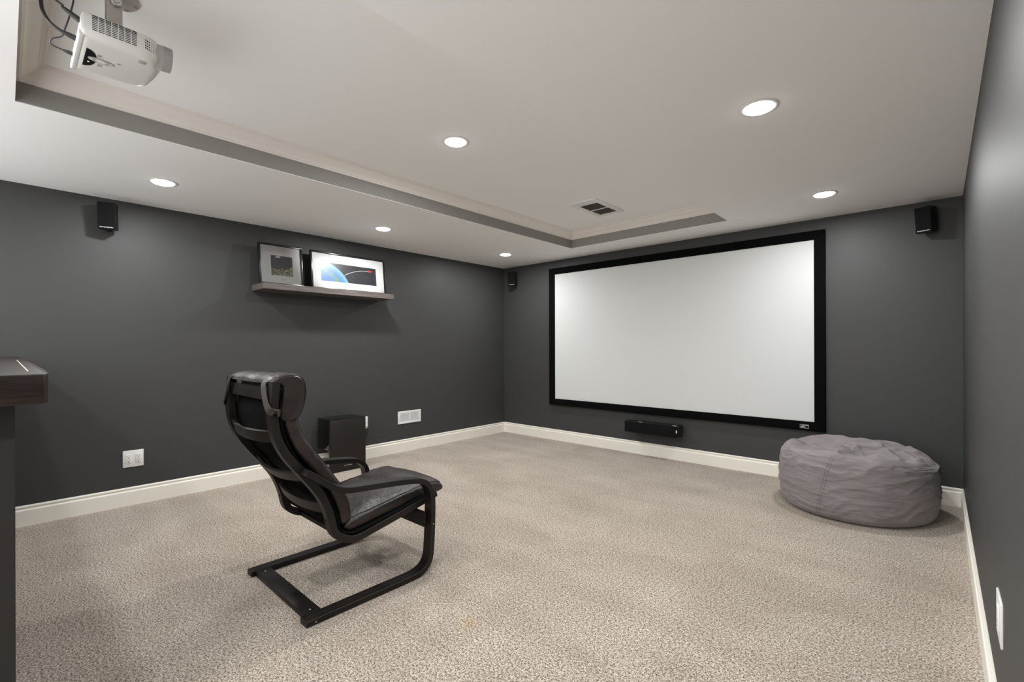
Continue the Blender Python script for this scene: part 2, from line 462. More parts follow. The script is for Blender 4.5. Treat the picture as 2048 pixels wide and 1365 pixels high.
# ------------------------------------------------------------------ projection screen
SX0, SX1, SZ0, SZ1 = -3.530, -0.682, 0.434, 2.097
IX0, IX1, IZ0, IZ1 = -3.445, -0.760, 0.511, 2.021
t = thing('projection_screen', 'wide white projection screen in a thick black frame', 'screen', ((SX0 + SX1) / 2, YF - 0.02, SZ0))
y0, y1 = YF - 0.042, YF - 0.002
def bar4(name, pts, parent, m, ya, yb, bev=0.004):
    """mitred frame bar from 4 (x,z) corner points"""
    bm = B()
    a = [bm.verts.new((x, ya, z)) for x, z in pts]; b = [bm.verts.new((x, yb, z)) for x, z in pts]
    bm.faces.new(a); bm.faces.new(b[::-1])
    for i in range(4): bm.faces.new((a[i], a[(i + 1) % 4], b[(i + 1) % 4], b[i]))
    bmesh.ops.bevel(bm, geom=list(bm.edges), offset=bev, segments=2, profile=0.5, affect='EDGES')
    return obj(name, bm, m, parent)
bar4('frame_bar', [(SX0, SZ1), (SX1, SZ1), (IX1, IZ1), (IX0, IZ1)], t, VELVET, y0, y1)
fb = bar4('frame_bar', [(SX0, SZ0), (IX0, IZ0), (IX1, IZ0), (SX1, SZ0)], t, VELVET, y0, y1)
bar4('frame_bar', [(SX0, SZ0), (SX0, SZ1), (IX0, IZ1), (IX0, IZ0)], t, VELVET, y0, y1)
bar4('frame_bar', [(SX1, SZ0), (IX1, IZ0), (IX1, IZ1), (SX1, SZ1)], t, VELVET, y0, y1)
obj('screen_surface', bx((IX0 - 0.02, YF - 0.030, IZ0 - 0.02), (IX1 + 0.02, YF - 0.027, IZ1 + 0.02)), SCREEN, t, None)
# small silver maker's badge: outlined box with slanted strokes
bm = B(); ly = y0 - 0.0006
def flat(bm, pts, y):
    bm.faces.new([bm.verts.new((x, y, z)) for x, z in pts])
lx0, lx1, lz0, lz1 = -0.861, -0.800, 0.4555, 0.4845
def strip(bm, a, b, w, y):
    a, b = Vector(a), Vector(b); d = (b - a).normalized(); n = Vector((-d.y, d.x)) * w / 2
    flat(bm, [tuple(a + n), tuple(a - n), tuple(b - n), tuple(b + n)], y)
w = 0.0022
strip(bm, (lx0, lz0), (lx1, lz0), w, ly); strip(bm, (lx0, lz1), (lx1, lz1), w * 0.6, ly)
strip(bm, (lx0, lz0), (lx0, lz1), w * 0.8, ly); strip(bm, (lx1, lz0), (lx1, lz1), w * 0.8, ly)
for k in range(3):
    strip(bm, (lx0 + 0.008 + k * 0.0065, lz0 + 0.005), (lx0 + 0.016 + k * 0.0065, lz1 - 0.005), 0.003, ly)
strip(bm, (lx0 + 0.028, lz0 + 0.007), (lx0 + 0.040, lz1 - 0.007), 0.004, ly)
strip(bm, (lx0 + 0.038, lz1 - 0.008), (lx0 + 0.057, lz1 - 0.008), 0.004, ly)
obj('badge', bm, SILVER, fb, None, label='small silver outlined badge')

# ------------------------------------------------------------------ speakers
def speaker(name, label, c, yaw, tilt, w=0.098, h=0.185, d=0.095, wall=None):
    """c centre of the front face; yaw: facing direction angle in XY; wall: point on the wall the bracket meets"""
    t = thing(name, label, 'speaker', c, 'satellite speakers on the walls')
    face = Vector((math.cos(yaw) * math.cos(tilt), math.sin(yaw) * math.cos(tilt), -math.sin(tilt)))
    right = Vector((-math.sin(yaw), math.cos(yaw), 0)); up = face.cross(right)
    if up.z < 0: up = -up
    M = Matrix((right, up, face)).transposed().to_4x4(); M.translation = Vector(c)
    bm = bx((-w / 2, -h / 2, -d), (w / 2, h / 2, -0.008), 0.012, 3); bm.transform(M); obj('cabinet', bm, PLASTIC, t)
    bm = bx((-w / 2 + 0.002, -h / 2 + 0.002, -0.009), (w / 2 - 0.002, h / 2 - 0.002, 0.0), 0.006, 3); bm.transform(M); g = obj('grille', bm, GRILLE, t)
    Mt = M @ Matrix.Translation((0, -h / 2 + 0.016, 0.0006))
    if right.cross(up).dot(face) < 0: Mt = Mt @ Matrix.Scale(-1, 4, (1, 0, 0))
    text_obj('lettering', 'harman/kardon', 0.0118, SILVER, g, Mt)
    back = M @ Vector((0, -0.03, -d + 0.004)); wp = Vector(wall)
    bm = tube(B(), [back, back.lerp(wp, 0.5), wp], 0.011, 12, 4)
    obj('bracket_arm', bm, PLASTIC, t)
    n = Vector((1, 0, 0)) if abs(wall[0] - XL) < 0.02 else Vector((0, -1, 0))
    bm = cyl(B(), wp, wp + n * 0.012, 0.026, 0.022, 20); obj('bracket_base', bm, PLASTIC, t)
    return t
speaker('wall_speaker', 'small black speaker high on the long wall near the bar', (-4.185, 0.468, 2.045), math.radians(-18), math.radians(7), wall=(XL, 0.50, 1.99))
speaker('wall_speaker', 'small black speaker in the corner left of the screen', (-4.070, 4.425, 2.025), math.radians(-64), math.radians(7), wall=(-4.12, YF, 1.99))
speaker('wall_speaker', 'small black speaker right of the screen near the ceiling', (-0.083, 4.43, 2.04), math.radians(-112), math.radians(7), wall=(-0.05, YF, 1.985))

t = thing('center_speaker', 'long low black speaker mounted under the screen', 'speaker', (-2.14, 4.48, 0.25))
cx0, cx1, cz0, cz1, cyf = -2.432, -1.857, 0.252, 0.368, 4.392
obj('cabinet', bx((cx0 + 0.004, cyf + 0.012, cz0), (cx1, YF - 0.045, cz1), 0.012, 3), PLASTIC, t)
obj('grille', bx((cx0, cyf, cz0 + 0.001), (cx1 - 0.004, cyf + 0.014, cz1 - 0.001), 0.006, 3), GRILLE, t)
for xx in (-2.255, -1.895):  # silver strips stand in for highlights on the rounded top edge
    obj('edge_glint', bx((xx - 0.021, cyf + 0.002, cz1 - 0.002), (xx + 0.021, cyf + 0.011, cz1 + 0.0016), 0.001), SILVER, t)
for xx in (-2.30, -2.0):
    obj('wall_bracket', bx((xx - 0.03, YF - 0.047, cz0 + 0.02), (xx + 0.03, YF, cz1 - 0.02), 0.004), PLASTIC, t)
bm = B(); n = 20
bm.faces.new([bm.verts.new((-1.874 + 0.0055 * math.cos(2 * math.pi * k / n), cyf - 0.0008, 0.312 + 0.017 * math.sin(2 * math.pi * k / n))) for k in range(n)])
obj('badge', bm, SILVER, t, None, label='small white oval badge')

# ------------------------------------------------------------------ subwoofer
t = thing('subwoofer', 'black box subwoofer on the carpet behind the armchair', 'speaker', (-4.16, 2.15, 0.0))
sx0, sx1, sy0, sy1, sh = -4.285, -4.03, 1.972, 2.326, 0.478
fp = obj('front_panel', bx((sx1 - 0.028, sy0, 0.0), (sx1, sy1, sh), 0.006), WENGE, t)
obj('cabinet', bx((sx0, sy0 + 0.004, 0.20), (sx1 - 0.026, sy1 - 0.004, sh - 0.001), 0.006), GLOSSB, t)
obj('top_panel', bx((sx0, sy0 + 0.002, sh - 0.002), (sx1 - 0.002, sy1 - 0.002, sh + 0.004), 0.003), GLOSSB, t)
for yy in (sy1 - 0.03,):
    obj('rear_foot', bx((sx0 + 0.01, yy - 0.025, 0.0), (sx0 + 0.05, yy + 0.02, 0.205), 0.004), PLASTIC, t)
bm = cyl(B(), (-4.16, 2.15, 0.20), (-4.16, 2.15, 0.168), 0.10, 0.085, 32); obj('driver', bm, GRILLE, t)
text_obj('lettering', 'harman/kardon', 0.0125, SILVER, fp, basis((sx1 + 0.0008, 2.146, 0.054), (0, 1, 0), (0, 0, 1)))

# ------------------------------------------------------------------ outlets, vents
def outlet(name, label, wall, c0, c1, z0, z1, gangs, plugged=False):
    """wall 'L' or 'R'; c0..c1 along y"""
    s = 1 if wall == 'L' else -1; xw = XL if wall == 'L' else XR
    def X(d): return xw + s * d
    def bxx(a, b, c, d, e_, f, bev=0.0): return bx((min(X(a), X(b)), c, e_), (max(X(a), X(b)), d, f), bev)
    t = thing(name, label, 'outlet', (xw, (c0 + c1) / 2, (z0 + z1) / 2), 'wall outlets')
    obj('cover_plate', bxx(0, 0.006, c0, c1, z0, z1, 0.0025), WHITEP, t)
    for g in range(gangs):
        yc = c0 + (c1 - c0) * (g + 0.5) / gangs + (0.002 if gangs > 1 else 0) * (1 - 2 * g)
        zc = (z0 + z1) / 2
        r = obj('receptacle', bxx(0.005, 0.0085, yc - 0.0165, yc + 0.0165, zc - 0.0335, zc + 0.0335, 0.0015), WHITEP, t)
        bm = B()
        for zz in (0.017, -0.013):
            for dy in (-0.0065, 0.0065): box(bm, (min(X(.0083), X(.0088)), yc + dy - 0.001, zc + zz - 0.001), (max(X(.0083), X(.0088)), yc + dy + 0.001, zc + zz + 0.0065))
            box(bm, (min(X(.0083), X(.0088)), yc - 0.0027, zc + zz - 0.012), (max(X(.0083), X(.0088)), yc + 0.0027, zc + zz - 0.0075))
        obj('socket_slots', bm, HOLE, r, None, kind='stuff')
    return t
outlet('wall_outlet', 'white double outlet plate low on the long wall', 'L', 0.570, 0.690, 0.276, 0.397, 2)
outlet('wall_outlet', 'white outlet plate partly hidden behind the subwoofer', 'L', 2.440, 2.518, 0.310, 0.432, 1)
outlet('wall_outlet', 'white outlet plate on the right wall near the camera', 'R', 1.800, 1.930, 0.325, 0.445, 1)
pc = thing('speaker_power_cable', 'thin black power cable hanging beside the subwoofer', 'cable', (XL + 0.01, 2.48, 0.33))
obj('plug', bx((XL + 0.008, 2.472, 0.318), (XL + 0.040, 2.500, 0.350), 0.006), WHITEP, pc)
obj('cable', tube(B(), [(XL + 0.036, 2.486, 0.334), (XL + 0.058, 2.492, 0.325), (XL + 0.05, 2.490, 0.27), (XL + 0.04, 2.470, 0.20), (XL + 0.03, 2.455, 0.14),
     (XL + 0.032, 2.44, 0.08), (XL + 0.034, 2.41, 0.03), (XL + 0.034, 2.37, 0.008), (XL + 0.034, 2.335, 0.006)], 0.0035, 8), CABLE, pc)

# return air grille on the left wall
t = thing('wall_vent', 'white louvred air vent low on the long wall', 'vent', (XL, 3.03, 0.37))
gy0, gy1, gz0, gz1 = 2.880, 3.181, 0.303, 0.440
def vent_frame_L():
    bw, bwz = 0.030, 0.024
    ym = (gy0 + gy1) / 2
    for lo, hi in (((XL, gy0, gz0), (XL + 0.008, gy1, gz0 + bwz)), ((XL, gy0, gz1 - bwz), (XL + 0.008, gy1, gz1)),
                   ((XL, gy0, gz0 + bwz - 0.003), (XL + 0.008, gy0 + bw, gz1 - bwz + 0.003)), ((XL, gy1 - bw, gz0 + bwz - 0.003), (XL + 0.008, gy1, gz1 - bwz + 0.003)),
                   ((XL, ym - 0.006, gz0 + bwz - 0.003), (XL + 0.0075, ym + 0.006, gz1 - bwz + 0.003))):
        obj('frame_bar', bx(lo, hi, 0.0015), WHITEM, t)
    obj('backing', bx((XL, gy0 + bw - 0.002, gz0 + bwz - 0.002), (XL + 0.001, gy1 - bw + 0.002, gz1 - bwz + 0.002)), DUCT, t, None)
    for ya, yb in ((gy0 + bw, ym - 0.006), (ym + 0.006, gy1 - bw)):
        n = 11
        for k in range(n):
            z = gz0 + bwz + (gz1 - gz0 - 2 * bwz) * (k + 0.5) / n
            s = bx((-0.0035, ya, -0.0007), (0.0035, yb, 0.0007))
            s.transform(Matrix.Translation((XL + 0.0045, 0, z)) @ Matrix.Rotation(math.radians(38), 4, 'Y'))
            obj('louver_slat', s, WHITEM, t, None)
    for yy in (gy0 + 0.012, gy1 - 0.012):
        obj('screw', cyl(B(), (XL + 0.008, yy, 0.372), (XL + 0.0092, yy, 0.372), 0.0035, 0.003, 12), SCREW, t)
vent_frame_L()

# ceiling register in the tray
t = thing('ceiling_vent', 'white ceiling vent with two dark openings in the tray', 'vent', (-2.2, 3.5, ZU))
vx0, vx1, vy0, vy1 = -2.335, -2.066, 3.262, 3.742
ox0, ox1, oy0, oy1 = -2.288, -2.115, 3.365, 3.700
zf = ZU - 0.009
ym = 3.541
for lo, hi in (((vx0, vy0, zf), (ox0, vy1, ZU)), ((ox1, vy0, zf), (vx1, vy1, ZU)), ((ox0 - 0.002, vy0, zf), (ox1 + 0.002, oy0, ZU)),
               ((ox0 - 0.002, oy1, zf), (ox1 + 0.002, vy1, ZU)), ((ox0 - 0.002, ym - 0.007, zf + 0.0005), (ox1 + 0.002, ym + 0.007, ZU))):
    obj('frame_bar', bx(lo, hi, 0.0015), WHITEM, t)
obj('backing', bx((ox0, oy0, ZU - 0.0025), (ox1, oy1, ZU)), DUCT, t, None)
for k in range(16):
    x = ox0 + (ox1 - ox0) * (k + 0.5) / 16
    for ya, yb in ((oy0, ym - 0.007), (ym + 0.007, oy1)):
        s = bx((-0.0028, ya, -0.0005), (0.0028, yb, 0.0005)); s.transform(Matrix.Translation((x, 0, ZU - 0.0045)) @ Matrix.Rotation(math.radians(-55), 4, 'Y'))
        obj('louver_slat', s, DUCT, t, None)
for xx, yy in ((-2.20, 3.30), (-2.20, 3.722)):
    obj('screw', cyl(B(), (xx, yy, zf - 0.001), (xx, yy, zf + 0.001), 0.004, 0.005, 12), HOLE, t)

# ------------------------------------------------------------------ shelf and pictures
t = thing('wall_shelf', 'grey brown wooden floating shelf holding two framed pictures', 'shelf', (XL, 2.04, 1.625))
obj('board', bx((XL, 1.428, 1.626), (-4.062, 2.662, 1.676), 0.0015, 1), SHELF, t, None)
ZSH = 1.676
def picture(name, label, ya, yb, h, print_rect, pm, extra):
    xb, lean = -4.172, math.radians(6.3)         # front face at the bottom; leans back
    t = thing(name, label, 'picture', (xb, (ya + yb) / 2, ZSH), 'framed prints on the shelf')
    M = Matrix.Translation((xb, 0, ZSH)) @ Matrix.Rotation(-lean, 4, 'Y')
    th, bw = 0.026, 0.017
    def part(nm, bmx, m, par=t, sm=35, **k):
        bmx.transform(M); return obj(nm, bmx, m, par, sm, **k)
    z0 = 0.0035
    part('frame_bar', bx((-th, ya, z0), (0, yb, z0 + bw), 0.003), FRAMEB); part('frame_bar', bx((-th, ya, h - bw), (0, yb, h), 0.003), FRAMEB)
    part('frame_bar', bx((-th, ya, z0 + bw - 0.001), (0, ya + bw, h - bw + 0.001), 0.003), FRAMEB); part('frame_bar', bx((-th, yb - bw, z0 + bw - 0.001), (0, yb, h - bw + 0.001), 0.003), FRAMEB)
    part('mat_board', bx((-th + 0.004, ya + 0.012, z0 + 0.012), (-0.010, yb - 0.012, h - 0.012)), MAT_BOARD, sm=None)
    pa, pb, pz0, pz1 = print_rect
    bmx = B(); uv = bmx.loops.layers.uv.new('UVMap')
    xs = -0.0095
    f = bmx.faces.new([bmx.verts.new((xs, y, z)) for y, z in ((pa, pz0), (pb, pz0), (pb, pz1), (pa, pz1))])
    asp = (pb - pa) / (pz1 - pz0)
    for l, q in zip(f.loops, ((0, 0), (asp, 0), (asp, 1), (0, 1))): l[uv].uv = q
    pr = part('art_print', bmx, pm, sm=None)
    extra(part, pr, pa, pb, pz0, pz1, xs)
    g = part('glass', bx((-0.0075, ya + 0.013, z0 + 0.013), (-0.0060, yb - 0.013, h - 0.013)), GLASS, sm=None)
    # easel strut at the back
    s = bx((-0.006, (ya + yb) / 2 - 0.03, 0), (0.0, (ya + yb) / 2 + 0.03, h * 0.72), 0.001)
    s.transform(Matrix.Translation((xb - th - 0.085, 0, ZSH)) @ Matrix.Rotation(math.radians(12.5), 4, 'Y'))
    obj('easel_strut', s, FRAMEB, t)
    return t
def m_glass():
    m = bpy.data.materials.new('picture_glass'); m.use_nodes = True; nt = m.node_tree; n = nt.nodes
    n.remove(n['Principled BSDF']); out = n['Material Output']
    tr = n.new('ShaderNodeBsdfTransparent'); gl = n.new('ShaderNodeBsdfGlossy'); gl.inputs['Roughness'].default_value = 0.06
    fr = n.new('ShaderNodeFresnel'); fr.inputs['IOR'].default_value = 1.45; mx = n.new('ShaderNodeMixShader')
    nt.links.new(fr.outputs[0], mx.inputs[0]); nt.links.new(tr.outputs[0], mx.inputs[1]); nt.links.new(gl.outputs[0], mx.inputs[2])
    nt.links.new(mx.outputs[0], out.inputs[0]); return m
GLASS = m_glass()
WHITEINK = mat('white_ink', (0.8, 0.78, 0.72), 0.7); REDINK = mat('red_ink', (0.62, 0.05, 0.05), 0.6); BLUEINK = mat('blue_ink', (0.13, 0.17, 0.42), 0.6)
def ribbon(pts, w, x):
    bmx = B(); P = [Vector(p) for p in pts]; prev = None
    for i, p in enumerate(P):
        d = (P[min(i + 1, len(P) - 1)] - P[max(i - 1, 0)]).normalized(); n = Vector((-d.y, d.x)) * w / 2
        cur = (bmx.verts.new((x, p.x + n.x, p.y + n.y)), bmx.verts.new((x, p.x - n.x, p.y - n.y)))
        if prev: bmx.faces.new((prev[0], prev[1], cur[1], cur[0]))
        prev = cur
    return bmx
def signature(part, par, yc, zc, wd, x, seed):
    rnd = random.Random(seed)
    pts = [(yc - wd / 2 + wd * k / 26 + 0.004 * math.sin(k * 1.9), zc + 0.006 * math.sin(k * 1.3 + rnd.random()) * (0.5 + rnd.random())) for k in range(27)]
    part('signature', ribbon(catmull2(pts), 0.0009, x), INK, par, None)
def catmull2(pts): return [(p.x, p.y) for p in catmull([(a, b, 0) for a, b in pts], 4)]
def extra_space(part, pr, pa, pb, z0, z1, x):
    W, H = pb - pa, z1 - z0
    arc = [(pa + W * (0.40 + 0.47 * k / 16), z0 + H * (0.385 + 0.42 * math.sin(math.pi * 0.5 * (k / 16) ** 0.8))) for k in range(17)]
    part('trail_line', ribbon(arc, 0.0035, x + 0.0004), WHITEINK, pr, None)
    bmx = B(); yc, zc = pa + W * 0.895, z0 + H * 0.80
    for q in ([(-.026, .012), (-.026, -.012), (.012, -.004), (.024, 0), (.012, .004)],):
        bmx.faces.new([bmx.verts.new((x + 0.0006, yc + a, zc + b)) for a, b in q])
    part('red_mark', bmx, REDINK, pr, None)
    signature(part, pr, pa + W * 0.52, z0 - 0.033, 0.055, x + 0.0004, 3)
def extra_moon(part, pr, pa, pb, z0, z1, x):
    W, H = pb - pa, z1 - z0
    bmx = B(); bmx.faces.new([bmx.verts.new((x + 0.0004, pa + W * a, z0 + H * b)) for a, b in ((.22, .90), (.43, .90), (.43, .985), (.22, .985))])
    part('caption_strip', bmx, WHITEINK, pr, None)
    bmx = B(); bmx.faces.new([bmx.verts.new((x + 0.0004, pa + W * .16 + 0.009 * math.cos(k * math.pi / 8), z0 + H * .83 + 0.009 * math.sin(k * math.pi / 8))) for k in range(16)])
    part('blue_dot', bmx, BLUEINK, pr, None)
    signature(part, pr, pa + W * 0.52, z0 - 0.033, 0.045, x + 0.0004, 8)
picture('framed_picture', 'small square black framed print of a pale rocky landscape', 1.438, 1.804, 0.362, (1.537, 1.717, 0.088, 0.262), MOON, extra_moon)
picture('framed_picture', 'wide black framed print of a blue planet and stars', 1.877, 2.645, 0.362, (1.973, 2.543, 0.086, 0.262), SPACE, extra_space)

# ------------------------------------------------------------------ bar top
ZT = 1.087; EX = -1.373
t = thing('bar_top', 'thick dark stained wooden bar top at the far left', 'bar top', (-2.85, -0.2, 1.024))
def slab(name, outline, z0, z1, m, par, bev):
    bm = B()
    a = [bm.verts.new((x, y, z0)) for x, y in outline]; b = [bm.verts.new((x, y, z1)) for x, y in outline]
    bm.faces.new(a[::-1]); bm.faces.new(b); n = len(outline)
    for i in range(n): bm.faces.new((a[i], a[(i + 1) % n], b[(i + 1) % n], b[i]))
    bmesh.ops.bevel(bm, geom=list(bm.edges), offset=bev, segments=3, profile=0.5, affect='EDGES')
    return obj(name, bm, m, par)
slab('counter_board', [(XL, -0.60), (EX, -0.60), (EX, 0.052), (EX - 0.004, 0.058), (EX - 0.03, 0.0625), (-1.6, 0.0655), (-2.3, 0.067), (XL, 0.062)], 1.024, ZT, BAR, t, 0.003)
obj('joint_line', bx((-3.1, 0.0348, ZT - 0.004), (-1.55, 0.0372, ZT + 0.0003)), GLUE, t, None)

# ------------------------------------------------------------------ armchair
CX0, CX1 = -2.570, -1.888          # outer faces of the two side frames
t = thing('armchair', 'dark brown leather cantilever armchair with bent wood arms', 'chair', (-2.229, 1.15, 0.0))
def resample(pts, step):
    P = catmull([(0, a, b) for a, b in pts], 10); out = [P[0]]; acc = 0
    for a, b in zip(P, P[1:]):
        acc += (b - a).length
        if acc >= step: out.append(b); acc = 0
    if (out[-1] - P[-1]).length > 1e-5: out.append(P[-1])
    return out
def bent(pts, x0, x1, th, side=1, r=0.003, step=0.018):
    """strip following (y,z) boundary pts, thickness th to the left (side=1) of travel, spanning x0..x1"""
    P = resample(pts, step); bm = B()
    prof = [(x0 + r, 0), (x1 - r, 0), (x1, r), (x1, th - r), (x1 - r, th), (x0 + r, th), (x0, th - r), (x0, r)]
    def fr(i):
        d = (P[min(i + 1, len(P) - 1)] - P[max(i - 1, 0)]).normalized()
        n = Vector((0, -d.z, d.y)) * side
        return Vector((1, 0, 0)), n
    return sweep(bm, P, prof, fr)
ARM = [(0.824, 0.0), (0.90, 0.0), (1.05, 0.0), (1.22, 0.0), (1.34, 0.001), (1.400, 0.010), (1.440, 0.034), (1.464, 0.075), (1.472, 0.13), (1.477, 0.21),
       (1.480, 0.30), (1.480, 0.365), (1.471, 0.415), (1.447, 0.458), (1.408, 0.484), (1.36, 0.496), (1.27, 0.508), (1.11, 0.522), (1.02, 0.530),
       (0.975, 0.542), (0.925, 0.572), (0.88, 0.608), (0.838, 0.640)]
AW = 0.060
for x0, x1 in ((CX1 - AW, CX1), (CX0, CX0 + AW)):
    s = obj('side_frame', bent(ARM, x0, x1, 0.026, 1, 0.002), WOODG, t, 25)
    xm = (x0 + x1) / 2; xo = CX1 if x1 == CX1 else CX0; sg = 1 if x1 == CX1 else -1
    obj('screw', cyl(B(), (xo, 0.862, 0.013), (xo + sg * 0.0012, 0.862, 0.013), 0.004, 0.0035, 10), SCREW, s)
    obj('screw', cyl(B(), (xo, 1.466, 0.245), (xo + sg * 0.0012, 1.466, 0.245), 0.004, 0.0035, 10), SCREW, s)
RAIL = [(0.716, 1.004), (0.711, 0.93), (0.709, 0.855), (0.723, 0.774), (0.757, 0.698), (0.802, 0.634), (0.849, 0.573), (0.907, 0.49), (0.942, 0.406),
        (0.958, 0.337), (0.982, 0.296), (1.034, 0.264), (1.095, 0.257), (1.225, 0.283), (1.398, 0.320), (1.541, 0.354)]
RW = 0.046
rx1, rx0 = CX1 - AW - 0.002, CX0 + AW + 0.002
for x0, x1 in ((rx1 - RW, rx1), (rx0, rx0 + RW)):
    s = obj('back_rail', bent(RAIL, x0, x1, 0.032, 1, 0.002), WOODG, t, 25)
    bm = B(); xm = (x0 + x1) / 2
    cyl(bm, (xm, 0.9445, 0.385), (xm, 0.951, 0.385), 0.004, 0.004, 10)
    obj('screw_hole', bm, HOLE, s)
# rear floor bar and front stretcher
fbar = obj('floor_bar', bx((CX0 + AW - 0.004, 0.842, 0.002), (CX1 - AW + 0.004, 0.912, 0.0245), 0.003), WOODG, t)
for xx in (CX0 + AW + 0.03, CX1 - AW - 0.03): obj('screw', cyl(B(), (xx, 0.877, 0.0245), (xx, 0.877, 0.026), 0.005, 0.004, 10), SCREW, fbar)
obj('front_stretcher', bx((CX0 + AW - 0.03, 1.425, 0.232), (CX1 - AW + 0.03, 1.449, 0.302), 0.003), WOODG, t)
# slats between the rails, bowed to the back
def slat(z, w, bow, y_tan):
    """z centre on the rail; finds y on RAIL"""
    P = resample(RAIL, 0.004); k = min(range(len(P)), key=lambda i: abs(P[i].z - z) + (1 if P[i].y > 1.0 else 0))
    d = (P[k + 1] - P[k - 1]).normalized(); n = Vector((0, -d.z, d.y)); c = P[k] + n * 0.016
    bm = B(); N = 14; pts = []
    for i in range(N + 1):
        u = i / N; pts.append(Vector((rx0 + RW - 0.01 + (rx1 - rx0 - 2 * RW + 0.02) * u, 0, 0)) + c - n * (bow * (1 - (2 * u - 1) ** 2)))
    prof = [(-w / 2, -0.006), (w / 2, -0.006), (w / 2, 0.006), (-w / 2, 0.006)]
    sweep(bm, pts, prof, lambda i: (d, n))
    obj('back_slat', bm, WOODG, t, 40)
slat(0.950, 0.052, 0.004, 0)
slat(0.775, 0.050, 0.030, 0)
slat(0.585, 0.050, 0.034, 0)
slat(0.430, 0.050, 0.026, 0)
def seat_slat(y):
    P = resample(RAIL, 0.004); k = min(range(len(P)), key=lambda i: abs(P[i].y - y) + (1 if P[i].z > 0.36 else 0))
    k = min(k, len(P) - 2); d = (P[k + 1] - P[k - 1]).normalized(); n = Vector((0, -d.z, d.y)); c = P[k] + n * 0.016
    bm = B(); a = Vector((rx0 + RW - 0.01, 0, 0)); b = Vector((rx1 - RW + 0.01, 0, 0))
    sweep(bm, [a + c, b + c], [(-0.022, -0.008), (0.022, -0.008), (0.022, 0.008), (-0.022, 0.008)], lambda i: (d, n))
    obj('seat_slat', bm, WOODG, t, 40)
for yy in (1.05, 1.20, 1.36, 1.515): seat_slat(yy)
# black fabric sling seen between the slats
sl = [(0.752, 0.93), (0.750, 0.86), (0.762, 0.79), (0.795, 0.71), (0.84, 0.64), (0.888, 0.577), (0.946, 0.495), (0.982, 0.41), (1.000, 0.335), (1.04, 0.305), (1.10, 0.298), (1.30, 0.335), (1.52, 0.382)]
obj('sling', bent(sl, rx0 + 0.004, rx1 - 0.004, 0.004, 1, 0.0005), FABRICB, t, 60)

# leather cushions
def pad(path, x0, x1, th, name, m, wr=0.004, seed=0, round_end=0.035, drop=None, nseg=56):
    """cushion: path = (y,z) underside, thickness th along the left normal"""
    P = resample(path, 0.016); N = len(P); bm = B(); rings = []; L = N - 1
    xc, hw = (x0 + x1) / 2, (x1 - x0) / 2
    cum = [0.0]
    for a, b in zip(P, P[1:]): cum.append(cum[-1] + (b - a).length)
    tot = cum[-1]
    for i, p in enumerate(P):
        d = (P[min(i + 1, L)] - P[max(i - 1, 0)]).normalized(); n = Vector((0, -d.z, d.y))
        e_ = min(cum[i], tot - cum[i]) / round_end
        s = math.sqrt(max(0.0, 1 - (1 - min(1, e_)) ** 2)) if e_ < 1 else 1.0
        s = max(s, 0.06)
        ring = []
        for k in range(nseg):
            a = 2 * math.pi * k / nseg
            ca, sa = math.cos(a), math.sin(a)
            ux = math.copysign(abs(ca) ** 0.28, ca); uv_ = math.copysign(abs(sa) ** 0.42, sa)
            w_ = hw * (1 - 0.04 * (1 - s))
            bulge = 1.0 + 0.12 * (1 - ux * ux) * (1 if sa > 0 else 0.2)
            v = Vector((xc + ux * w_, p.y, p.z)) + n * (th / 2 + uv_ * th / 2 * s * bulge)
            q = Vector((v.x * 6, v.y * 9, v.z * 9 + seed))
            dz = noise.noise(q) * wr + noise.noise(q * 2.7) * wr * 0.5
            if sa > 0: v += n * dz
            ring.append(bm.verts.new(v))
        rings.append(ring)
    for a, b in zip(rings, rings[1:]):
        for k in range(nseg): bm.faces.new((a[k], a[(k + 1) % nseg], b[(k + 1) % nseg], b[k]))
    bm.faces.new(rings[0][::-1]); bm.faces.new(rings[-1])
    kk = round(0.72 / (2 * math.pi) * nseg)
    edge = {1: [r_[kk].co.copy() for r_ in rings[2:-2]], -1: [r_[nseg // 2 - kk].co.copy() for r_ in rings[2:-2]]}
    o = obj(name, bm, m, t, 60)
    # piping along both top edges
    for sg in (1, -1):
        pts = edge[sg]
        obj('piping', tube(B(), pts, 0.003, 6, 0), PIPING, o, 60)
    return o
ux0, ux1 = -2.478, -1.976
BK = [(0.768, 0.96), (0.760, 0.88), (0.775, 0.80), (0.806, 0.722), (0.852, 0.652), (0.90, 0.588), (0.955, 0.508), (0.992, 0.425), (1.010, 0.345), (1.024, 0.322)]
pad(BK, ux0, ux1, 0.070, 'back_cushion', LEATHER, 0.006, 3)
ST = [(1.040, 0.290), (1.10, 0.298), (1.22, 0.318), (1.36, 0.338), (1.48, 0.358), (1.55, 0.362), (1.592, 0.350)]
pad(ST, ux0, ux1, 0.068, 'seat_cushion', LEATHER, 0.010, 11, 0.03)
